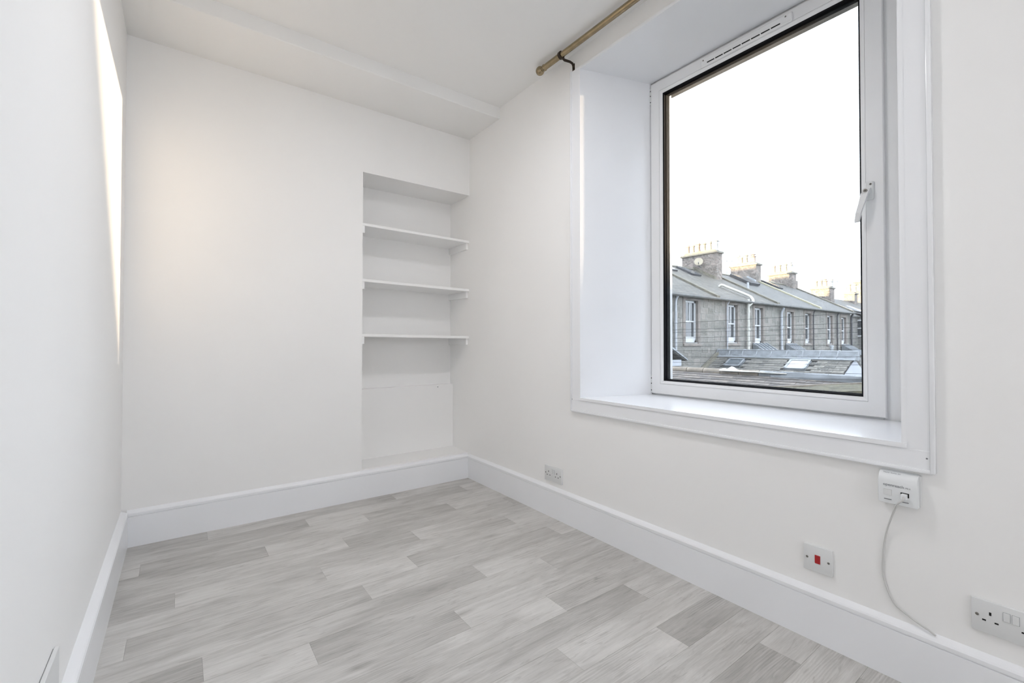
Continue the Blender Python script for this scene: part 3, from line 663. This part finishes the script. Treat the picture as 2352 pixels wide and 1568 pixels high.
def dpipe(e, x, r, mat, ztop=2.85, zbot=-4.0, y=None, collars=(1.75, .6)):
    y = y or YT - .10; x *= y / YT
    p = MB().tube([(x, YT - .22, ztop + .0), (x, y - .02, ztop - .18), (x, y, ztop - .3), (x, y, zbot)], r, 10).build('drainpipe', mat, e, smooth=True)
    for z in collars: MB().lathe([(r * 1.35, 0), (r * 1.35, .07)], (x, y, z), (0, 0, 1), 10).build('collar', mat, p)
def rooflight(e, x0, x1, y0, y1, mat='roof_glass', up=.09, frame_m='pipe_dark'):
    n = Vector((0, -SL, 1)).normalized()
    def P(x, y, h): return Vector((x, y, roof_z(y))) + n * h
    def slab(xa, xb, ya, yb, h0, h1): return MB().hexa([P(xa, ya, h0), P(xb, ya, h0), P(xb, yb, h0), P(xa, yb, h0), P(xa, ya, h1), P(xb, ya, h1), P(xb, yb, h1), P(xa, yb, h1)])
    r = slab(x0, x1, y0, y1, -.02, up).build('rooflight', frame_m, e)
    slab(x0 + .09, x1 - .09, y0 + .09, y1 - .09, up - .01, up + .012).build('rooflight_glass', mat, r)
WZ0, WZ1 = .98, 2.70
HA = house(12.6, 18.6, [(16.40, 17.32, WZ0, WZ1 + .01, 'bars')], 'granite terrace house at left of view, with paned sash and white drainpipe', 'slate_brown', 'skew_cement')
HB = house(18.6, 24.3, [(19.70, 20.55, WZ0, 2.69, 'bars'), (22.15, 23.0, .95, 2.665, 'bars')], 'granite terrace house with fat cream soil pipe climbing its roof', 'slate_brown', 'skew_cement')
HC = house(24.3, 29.65, [(25.64, 26.45, .945, 2.61), (27.9, 28.7, .945, 2.61)], 'granite terrace house whose roof ends at the pale cream skew', 'slate_grey', 'skew_cream')
HD = house(29.65, 34.9, [(31.05, 31.85, .91, 2.60), (33.3, 34.1, .885, 2.56)], 'far granite terrace house with dark drainpipes, beyond the cream skew', 'slate_grey', 'skew_cement')
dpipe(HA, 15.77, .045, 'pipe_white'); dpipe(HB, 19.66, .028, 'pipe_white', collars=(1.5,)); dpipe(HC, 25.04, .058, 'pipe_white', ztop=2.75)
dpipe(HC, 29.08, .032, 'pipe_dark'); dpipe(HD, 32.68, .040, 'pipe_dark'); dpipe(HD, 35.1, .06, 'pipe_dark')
# soil pipe: down the roof slope, over the eave, down the wall
sp = MB().tube(smooth_path([(21.30, 11.80, roof_z(11.8) - .06), (21.31, 11.66, roof_z(11.66) + .13), (21.42, 11.45, roof_z(11.45) + .14), (21.72, 10.80, roof_z(10.8) + .14), (21.78, 10.52, roof_z(10.52) + .13), (21.72, 10.38, ZE + .10), (21.60, 10.30, ZE - .02), (21.42, 10.30, ZE - .14), (21.31, 10.36, ZE - .28), (21.29, 10.37, ZE - .45), (21.29, 10.37, -4)], 5), .062, 10).build('soil_pipe', 'pipe_cream', HB, smooth=True)
for z in (2.38, 1.55, .95): MB().lathe([(.084, 0), (.084, .10)], (21.29, 10.37, z), (0, 0, 1), 12).build('collar', 'pipe_cream', sp)
MB().tube([(24.5, 11.94, 3.7), (24.5, 11.94, 4.20)], .06, 8).build('vent_pipe', 'pipe_white', HC)
# rooflights
rooflight(HA, 16.2, 18.3, 13.2, 13.75, 'blind_glass', .07); rooflight(HB, 20.95, 21.75, 13.0, 13.93); rooflight(HB, 18.9, 20.05, 13.25, 13.62, 'blind_glass', .07)
rooflight(HC, 26.45, 27.5, 12.8, 14.0, up=.16); rooflight(HC, 27.4, 28.1, 13.0, 14.05, up=.12); rooflight(HD, 30.5, 31.2, 13.0, 14.05)
# chimneys
chimney(HB, 23.15, 23.72, 12.93, 15.0, 3.9, 5.80, [(.10, .62, .13, 'pot_pale', 1), (.27, .58, .12, 'pot_buff', 0), (.44, .56, .13, 'pot_buff', 1), (.60, .60, .13, 'pot_terracotta', 1), (.76, .54, .12, 'pot_buff', 1), (.91, .56, .12, 'pot_terracotta', 0)])
chimney(HC, 29.2, 29.85, 13.72, 15.35, 4.2, 5.88, [(.20, .62, .16, 'pot_terracotta', 2), (.50, .64, .15, 'pot_buff', 1), (.68, .50, .12, 'pot_buff', 0), (.80, .62, .15, 'pot_buff', 0)])
chimney(HD, 34.2, 34.75, 13.60, 15.2, 4.2, 5.76, [(.16, .72, .14, 'pot_pale', 2), (.38, .64, .14, 'pot_buff', 1), (.62, .62, .14, 'pot_buff', 1), (.85, .60, .13, 'pot_terracotta', 0)])
box('chimney', 'chimney_stone', (35.0, 35.4, 13.75, 14.5, 4.2, 5.35), HD)
MB().prism([(12.93, roof_z(12.93)), (14.2, roof_z(14.2)), (14.2, roof_z(14.2) + .14), (12.93, roof_z(12.93) + .14)], 'X', 22.95, 23.15).build('chimney_flashing', 'skew_cement', HB)
MB().prism([(13.72, roof_z(13.72)), (14.2, roof_z(14.2)), (14.2, roof_z(14.2) + .16), (13.72, roof_z(13.72) + .12)], 'X', 29.0, 29.2).build('chimney_flashing', 'lead_edge', HC)

# next terrace along, with sunlit chimneys
FE = empty('far_terrace', (45, 12, -4), 'further terrace with two sunlit chimneys at right of view', 'house')
box('wall', 'wall_stone', (36.2, 60, 11.0, 11.3, -4, 2.85), FE)
MB().prism([(10.85, 2.82), (14.2, 4.58), (17.9, 2.6), (17.9, 2.5), (14.2, 4.48), (10.85, 2.72)], 'X', 35.3, 60).build('roof', 'slate_grey', FE)
for x in (38.5, 41.0):
    n = Vector((0, -.525, 1)).normalized()
    q = [Vector((x + dx, y, 2.82 + .525 * (y - 10.85))) for dx, y in ((0, 11.6), (.7, 11.6), (.7, 12.6), (0, 12.6))]
    MB().hexa([p + n * .0 for p in q] + [p + n * .08 for p in q]).build('rooflight', 'blind_glass', FE)
chimney(FE, 40.0, 40.7, 13.25, 14.62, 3.6, 5.10, [(.10, .62, .16, 'pot_pale', 1), (.36, .70, .15, 'pot_terracotta', 2), (.60, .60, .15, 'pot_buff', 1), (.85, .58, .15, 'pot_buff', 0)])
chimney(FE, 46.2, 46.9, 13.58, 14.35, 3.6, 5.10, [(.15, .75, .16, 'pot_buff', 1), (.65, .8, .16, 'pot_buff', 1), (.95, .5, .14, 'pot_buff', 0)])
chimney(FE, 50.5, 51.5, 13.4, 14.9, 3.6, 6.5, [(.3, .75, .16, 'pot_buff', 1)])
# set-back wing with its own sash window facing this way
WG = empty('rear_wing', (38.5, 10.5, -4), 'small rear wing with white sash at right edge of the view', 'house')
box('wall', 'wall_stone', (38.0, 39.5, 9.6, 11.3, -4, 2.75), WG)
MB().prism([(9.5, 2.7), (11.3, 3.25), (11.3, 3.15), (9.5, 2.6)], 'X', 37.85, 39.6).build('roof', 'slate_grey', WG)
ww = MB().box(37.93, 38.0, 10.30, 11.22, 2.47, 2.57).box(37.93, 38.0, 10.30, 10.37, 1.4, 2.57).box(37.93, 38.0, 11.15, 11.22, 1.4, 2.57).box(37.93, 38.0, 10.30, 11.22, 1.38, 1.48).box(37.93, 38.0, 10.3, 11.22, 1.93, 2.0).build('window', 'sash_white', WG)
box('pane', 'far_glass', (37.97, 37.99, 10.36, 11.16, 1.46, 2.49), ww)

# satellite dishes and aerials
def dish(x, y, z, r, label):
    e = empty('satellite_dish', (x, y, z), label, 'satellite dish', 'dishes on chimneys'); d = Vector((-1, -.55, .35)).normalized()
    prof = [(.001, -.30 * r)] + [(r * k / 7, -.30 * r * (1 - (k / 7) ** 2)) for k in range(1, 8)] + [(r * .97, .02), (.01, -.26 * r)]
    MB().lathe(prof, (x - .22, y, z), d, 24).build('reflector', 'dish', e, smooth=True)
    c = Vector((x - .22, y, z))
    MB().tube([c + Vector((0, 0, -r * .8)), c + d * r * .9 + Vector((0, 0, -r * .5))], .02, 6).build('feed_arm', 'aerial_metal', e)
    MB().tube([c, c + Vector((.0, .02, -.22)), Vector((x + .02, y, z - .3))], .025, 6).build('mount', 'aerial_metal', e)
dish(23.12, 13.82, 5.42, .23, 'cream satellite dish on the nearest big chimney')
dish(29.2, 15.1, 5.05, .22, 'small grey dish at left foot of the second chimney')
dish(34.2, 14.9, 5.15, .24, 'small pale dish at left foot of the third chimney')
def aerial(x, y, z0, z1, label):
    e = empty('tv_aerial', (x, y, z0), label, 'aerial', 'roof aerials')
    MB().tube([(x, y, z0), (x, y, z1)], .018, 6).build('mast', 'aerial_metal', e)
    b = MB().tube([(x - .5, y + .25, z1 - .02), (x + .5, y - .25, z1 - .02)], .012, 6)
    for k in range(6):
        t = -.45 + k * .18; b.tube([(x + t - .06, y - t * .5 - .15, z1 - .02), (x + t + .06, y - t * .5 + .15, z1 - .02)], .008, 5)
    b.build('boom', 'aerial_metal', e)
aerial(28.9, 15.45, 4.8, 6.35, 'thin aerial left of the second chimney'); aerial(35.6, 14.3, 4.3, 6.55, 'tall faint aerial right of the third chimney')
aerial(40.9, 13.4, 4.4, 5.75, 'short aerial right of the first sunlit chimney'); aerial(25.5, 14.4, 5.0, 7.0, 'aerial standing between first and second chimney')

# ---- lower slate-roofed wing running out from the terrace
def slated(e, X_ridge, z_ridge, ang, y0, y1, length, sw, sh, mat, bedmat, skip=(), y_dir=1, vary=.004):
    """slates on a slope falling towards -X from a ridge along Y; each slate a part of the roof bed"""
    a = math.radians(ang); dn = Vector((-math.cos(a), 0, -math.sin(a))); up = Vector((-math.sin(a), 0, math.cos(a))); o0 = Vector((X_ridge, 0, z_ridge))
    def P(s, y, h): return o0 + dn * s + up * h + Vector((0, y, 0))
    bed = MB().hexa([P(length, y0, -.12), P(0, y0, -.12), P(0, y1, -.12), P(length, y1, -.12), P(length, y0, -.015), P(0, y0, -.015), P(0, y1, -.015), P(length, y1, -.015)]).build('roof_slope', bedmat, e)
    vs = []
    for k in range(4):
        b = bmesh.new(); t = .012; j = [random.uniform(-.006, .006) for _ in range(4)]
        pts = [(0, .003, 0), (0, sw - .004, 0), (sh * 1.35 + j[0], sw - .004, .0), (sh * 1.35 + j[1], .003, .0)]
        # s along the slope, y across, lifted at the lower edge over the course below
        lo = [(s, y, .000 + .014 * (s / (sh * 1.35))) for s, y, _ in pts]; hi = [(s, y, z + t) for s, y, z in lo]
        v = [b.verts.new(dn * s + up * h + Vector((0, y, 0))) for s, y, h in lo + hi]
        for f in ((3, 2, 1, 0), (4, 5, 6, 7), (0, 1, 5, 4), (1, 2, 6, 5), (2, 3, 7, 6), (3, 0, 4, 7)): b.faces.new([v[i] for i in f])
        bmesh.ops.recalc_face_normals(b, faces=b.faces[:])
        me = bpy.data.meshes.new('slate'); b.to_mesh(me); b.free(); me.materials.append(MAT[mat]); vs.append(me)
    r = 0; s = .02
    while s + sh * 1.3 < length:
        y = y0 - (sw * .5 if r % 2 else 0)
        while y < y1:
            if y + sw > y0 + .05 and y < y1 - .05 and not any(sa - sh < s < sb and ya - sw * .7 < y < yb - sw * .3 for sa, sb, ya, yb in skip):
                o = bpy.data.objects.new('slate', random.choice(vs)); COL.objects.link(o); o.parent = bed
                ya = max(y, y0 - .02); yb = min(y + sw, y1 + .02)
                w = P(s, ya, -.012 + random.uniform(0, vary)); WL[o.name] = w; o.location = w - wl(bed); o.scale = (1, (yb - ya) / sw, 1)
            y += sw
        s += sh; r += 1
    return bed, P
LW = empty('rear_extension', (18.0, 8.0, -4), 'low slate-roofed wing with lead ridge and two skylights', 'house')
bed, P1 = slated(LW, 18.8, .50, 27, 5.55, 10.40, 2.0, .33, .16, 'slate_piece', 'slate_bed', skip=((.42, 1.12, 9.02, 9.70), (.38, 1.12, 6.70, 7.42)))
MB().prism([(18.8, .38), (20.6, -.55), (20.6, -.67), (18.8, .26)], 'Y', 5.55, 10.40).build('roof_slope', 'slate_grey', LW)
box('wall', 'wall_stone', (17.2, 20.4, 5.75, 10.45, -4, -.45), LW)
MB().prism([(17.0, -.52), (18.8, .40), (20.6, -.52), (20.6, -4), (17.0, -4)], 'Y', 5.53, 5.75).build('gable_wall', 'render_white', LW)
# lead ridge in bays with standing rolls
for k in range(9):
    a = 5.45 + k * .555; b_ = min(a + .545, 10.45)
    MB().prism([(18.52, .395), (18.60, .445), (18.68, .58), (18.74, .685), (18.92, .70), (19.05, .40), (18.9, .36)], 'Y', a, b_).build('lead_bay', 'lead', LW)
    MB().tube([(18.60, b_ + .005, .455), (18.68, b_ + .005, .59), (18.76, b_ + .005, .70), (18.94, b_ + .005, .70)], .013, 6).build('lead_roll', 'lead_edge', LW)
MB().tube([(18.51, 5.45, .392), (18.51, 10.4, .392)], .03, 6).build('lead_lip', 'lead_edge', LW)
def skylight(e, P, s0, s1, y0, y1, glass, fm, nm='skylight'):
    def slab(sa, sb, ya, yb, h0, h1): return MB().hexa([P(sb, ya, h0), P(sa, ya, h0), P(sa, yb, h0), P(sb, yb, h0), P(sb, ya, h1), P(sa, ya, h1), P(sa, yb, h1), P(sb, yb, h1)])
    f = slab(s0, s1, y0, y1, -.02, .035).build(nm, fm, e)
    for d in ((s0, s1, y0, y0 + .07), (s0, s1, y1 - .07, y1), (s0, s0 + .07, y0, y1), (s1 - .07, s1, y0, y1)): slab(*d, .03, .075).build('skylight_frame', fm, f)
    slab(s0 + .06, s1 - .06, y0 + .06, y1 - .06, .034, .045).build('skylight_glass', glass, f)
skylight(LW, P1, .48, 1.10, 9.05, 9.70, 'roof_glass', 'lead'); skylight(LW, P1, .42, 1.10, 6.72, 7.42, 'blind_glass', 'lead_edge')
# cement skew where the slope meets the terrace wall
MB().hexa([P1(2.0, 10.30, -.02), P1(-.02, 10.30, -.02), P1(-.02, 10.46, -.02), P1(2.0, 10.46, -.02), P1(2.0, 10.34, .12), P1(-.05, 10.34, .12), P1(-.05, 10.46, .12), P1(2.0, 10.46, .12)]).build('skew', 'skew_cement', LW)
MB().tube([(29.9, 10.55, .45), (29.9, 9.95, .45), (29.9, 9.9, .50), (29.9, 9.9, .74)], .085, 12).build('flue_pipe', 'pipe_white', HD, smooth=True)
MB().lathe([(.12, 0), (.12, .06), (.02, .10)], (29.9, 9.9, .74), (0, 0, 1), 12).build('flue_cowl', 'pipe_white', HD, smooth=True)
# glazed lean-to roofs against the terrace wall, beyond the lead ridge
for x0, x1, zt, lab in ((21.9, 23.3, .95, 'glazed lean-to roof by fat cream soil pipe'), (25.4, 26.5, .92, 'glazed lean-to roof beside wide white drainpipe'), (33.2, 34.4, .86, 'farthest glazed lean-to roof, under end sash window')):
    e = empty('lean_to', ((x0 + x1) / 2, 10.0, -4), lab, 'lean-to', 'glazed lean-tos on terrace')
    MB().box(x0, x1, 9.5, 10.44, -4, .20).build('wall', 'wall_stone', e)
    MB().prism([(10.45, zt), (9.4, .22), (9.4, .18), (10.45, zt - .05)], 'X', x0 + .03, x1 - .03).build('glass_slope', 'roof_glass', e)
    n = 5
    for k in range(n):
        x = x0 + (x1 - x0 - .05) * k / (n - 1)
        MB().prism([(10.45, zt + .03), (9.38, .25), (9.38, .19), (10.45, zt - .04)], 'X', x, x + .05).build('glazing_bar', 'lead_edge', e)
    for x in (x0 - .02, x1): MB().prism([(10.45, zt), (9.4, .2), (10.45, .2)], 'X', x, x + .03).build('cheek', 'lead', e)

# ---- small extension at far left
LE = empty('side_extension', (13.0, 9.0, -4), 'small slate roof with white fascia at left edge of glass', 'house')
MB().prism([(12.2, 1.25), (13.95, .42), (13.95, .36), (12.2, 1.15)], 'Y', 8.9, 10.4).build('roof', 'slate_grey', LE)
MB().prism([(12.2, 1.28), (14.0, .42), (14.0, .37), (12.2, 1.22)], 'Y', 8.86, 8.93).build('verge', 'lead_edge', LE)
box('wall', 'wall_stone', (12.2, 13.7, 9.0, 10.4, -4, .40), LE)
box('fascia', 'render_white', (12.3, 13.72, 8.93, 8.99, .20, .40), LE)

# ---- nearest slate roof under the window view
NR = empty('near_outbuilding', (9.5, 5, -4), 'nearest low slate roof at bottom of the window view', 'outbuilding')
bed2, P2 = slated(NR, 10.5, .27, 20, 2.2, 7.6, 1.20, .30, .125, 'slate_piece_near', 'slate_bed')
MB().prism([(10.5, .18), (12.6, -.6), (12.6, -.72), (10.5, .06)], 'Y', 2.2, 7.6).build('roof_slope', 'slate_grey', NR)
box('wall', 'wall_stone', (9.5, 12.4, 2.3, 7.5, -4, -.65), NR)
rt = MB()
k = 0; y = 2.2
while y < 7.55:
    MB().tube([(10.5, y, .275 + random.uniform(-.006, .006)), (10.5, y + .43, .275 + random.uniform(-.006, .006))], .085, 10).build('ridge_tile', 'ridge_clay' if y > 4.55 else 'lead', NR, smooth=True); y += .445
# lead valley on the right part of the near roof
MB().hexa([(10.28, 2.2, .22), (10.62, 2.2, .22), (10.62, 4.6, .24), (10.40, 4.6, .24), (10.28, 2.2, .35), (10.60, 2.2, .355), (10.58, 4.6, .345), (10.44, 4.6, .35)]).build('lead_flashing', 'lead', NR)
# white sheeting on the ridge
bm = bmesh.new(); G = []
for i in range(41):
    t = i / 40; y = 5.72 - t * 1.45; hump = .085 * math.exp(-((t - .19) / .06) ** 2) + .03 * math.exp(-((t - .06) / .05) ** 2) + .018 * (1 - t)
    row = []
    for j in range(7):
        u = j / 6; w = .14 * (1 - .75 * t); row.append(bm.verts.new((10.40 + (u - .5) * w, y + random.uniform(-.004, .004), .355 + hump * math.sin(math.pi * u) ** .8 * random.uniform(.85, 1.15) - .02)))
    G.append(row)
for A, B in zip(G, G[1:]):
    for j in range(6): bm.faces.new((A[j], A[j + 1], B[j + 1], B[j]))
r = bmesh.ops.extrude_face_region(bm, geom=bm.faces[:]); bmesh.ops.translate(bm, verts=[v for v in r['geom'] if isinstance(v, bmesh.types.BMVert)], vec=(0, 0, -.012))
bmesh.ops.recalc_face_normals(bm, faces=bm.faces[:])
m = MB(); m.bm.free(); m.bm = bm; m.build('plastic_sheet', 'sheet_white', smooth=True, label='crumpled white sheeting lying along the near roof ridge', cat='sheeting')
# mossy flat roof in the near right corner
bm = bmesh.new(); G = []
for i in range(26):
    row = []
    for j in range(20):
        y = 1.4 + 3.2 * i / 25; x = 7.2 + 2.0 * j / 19; row.append(bm.verts.new((x, y, .30 - (y - 2.62) * .125 + random.uniform(-.010, .010) + .012 * math.sin(x * 9 + y * 7))))
    G.append(row)
for A, B in zip(G, G[1:]):
    for j in range(19): bm.faces.new((A[j], A[j + 1], B[j + 1], B[j]))
r = bmesh.ops.extrude_face_region(bm, geom=bm.faces[:]); bmesh.ops.translate(bm, verts=[v for v in r['geom'] if isinstance(v, bmesh.types.BMVert)], vec=(0, 0, -.12))
bmesh.ops.recalc_face_normals(bm, faces=bm.faces[:])
MR = empty('shed', (7.5, 2.4, -4), 'mossy brown flat shed roof in lower right corner of glass', 'shed')
m = MB(); m.bm.free(); m.bm = bm; m.build('felt_roof', 'moss_felt', MR, smooth=True)
box('wall', 'wall_stone', (7.3, 9.1, 1.5, 4.5, -4, -.12), MR)
MB().hexa([(9.14, 1.4, .36), (9.26, 1.4, .36), (9.26, 4.6, -.04), (9.14, 4.6, -.04), (9.14, 1.4, .478), (9.26, 1.4, .478), (9.26, 4.6, .078), (9.14, 4.6, .078)]).build('roof_edge', 'ridge_clay', MR)

# ---- unseen gable added on the right as a light blocker: clips the lower side of the wedge of light
NG = empty('glint_blocker', (8.2, -5, -4), 'added unseen gable that cuts the wedge of light', 'house')
MB().prism([(-5.61, -4), (-1.81, -4), (-1.81, 1.85), (-3.71, 4.38), (-5.61, 1.85)], 'X', 6.6, 9.8).build('gable_block', 'wall_stone', NG)
MB().prism([(-5.76, 1.78), (-3.71, 4.50), (-1.66, 1.78), (-1.66, 1.64), (-3.71, 4.36), (-5.76, 1.64)], 'X', 6.5, 9.87).build('roof', 'slate_grey', NG)

# ---- overhead cables across the gardens (along Y, slight sag)
zl = [(1.430, 1.485), (1.275, 1.325), (1.215, 1.245), (1.085, 1.165), (.985, 1.065), (.905, .955), (.80, .885), (.665, .76), (.54, .625), (.345, .475), (.165, .375)]
names = ['highest', 'second', 'third', 'fourth', 'fifth', 'sixth', 'seventh', 'eighth', 'ninth', 'tenth', 'lowest']
for i, (a, b_) in enumerate(zl):
    pts = []
    for k in range(25):
        t = -1.2 + 3.3 * k / 24; y = 6.45 - t * 3.737
        pts.append((9.5 + .02 * i, y, 1 + (a + (b_ - a) * t - 1) * 1.0556 + .02 * ((t - .5) ** 2 - .25)))
    MB().tube(pts, .0036, 5).build('overhead_cable', 'cable_black', label='thin dark overhead cable across the view, %s of the eleven' % names[i] if names[i] in ('highest', 'lowest') else 'thin dark overhead cable across the view, %s from the top' % names[i], cat='cable', group='overhead cables')
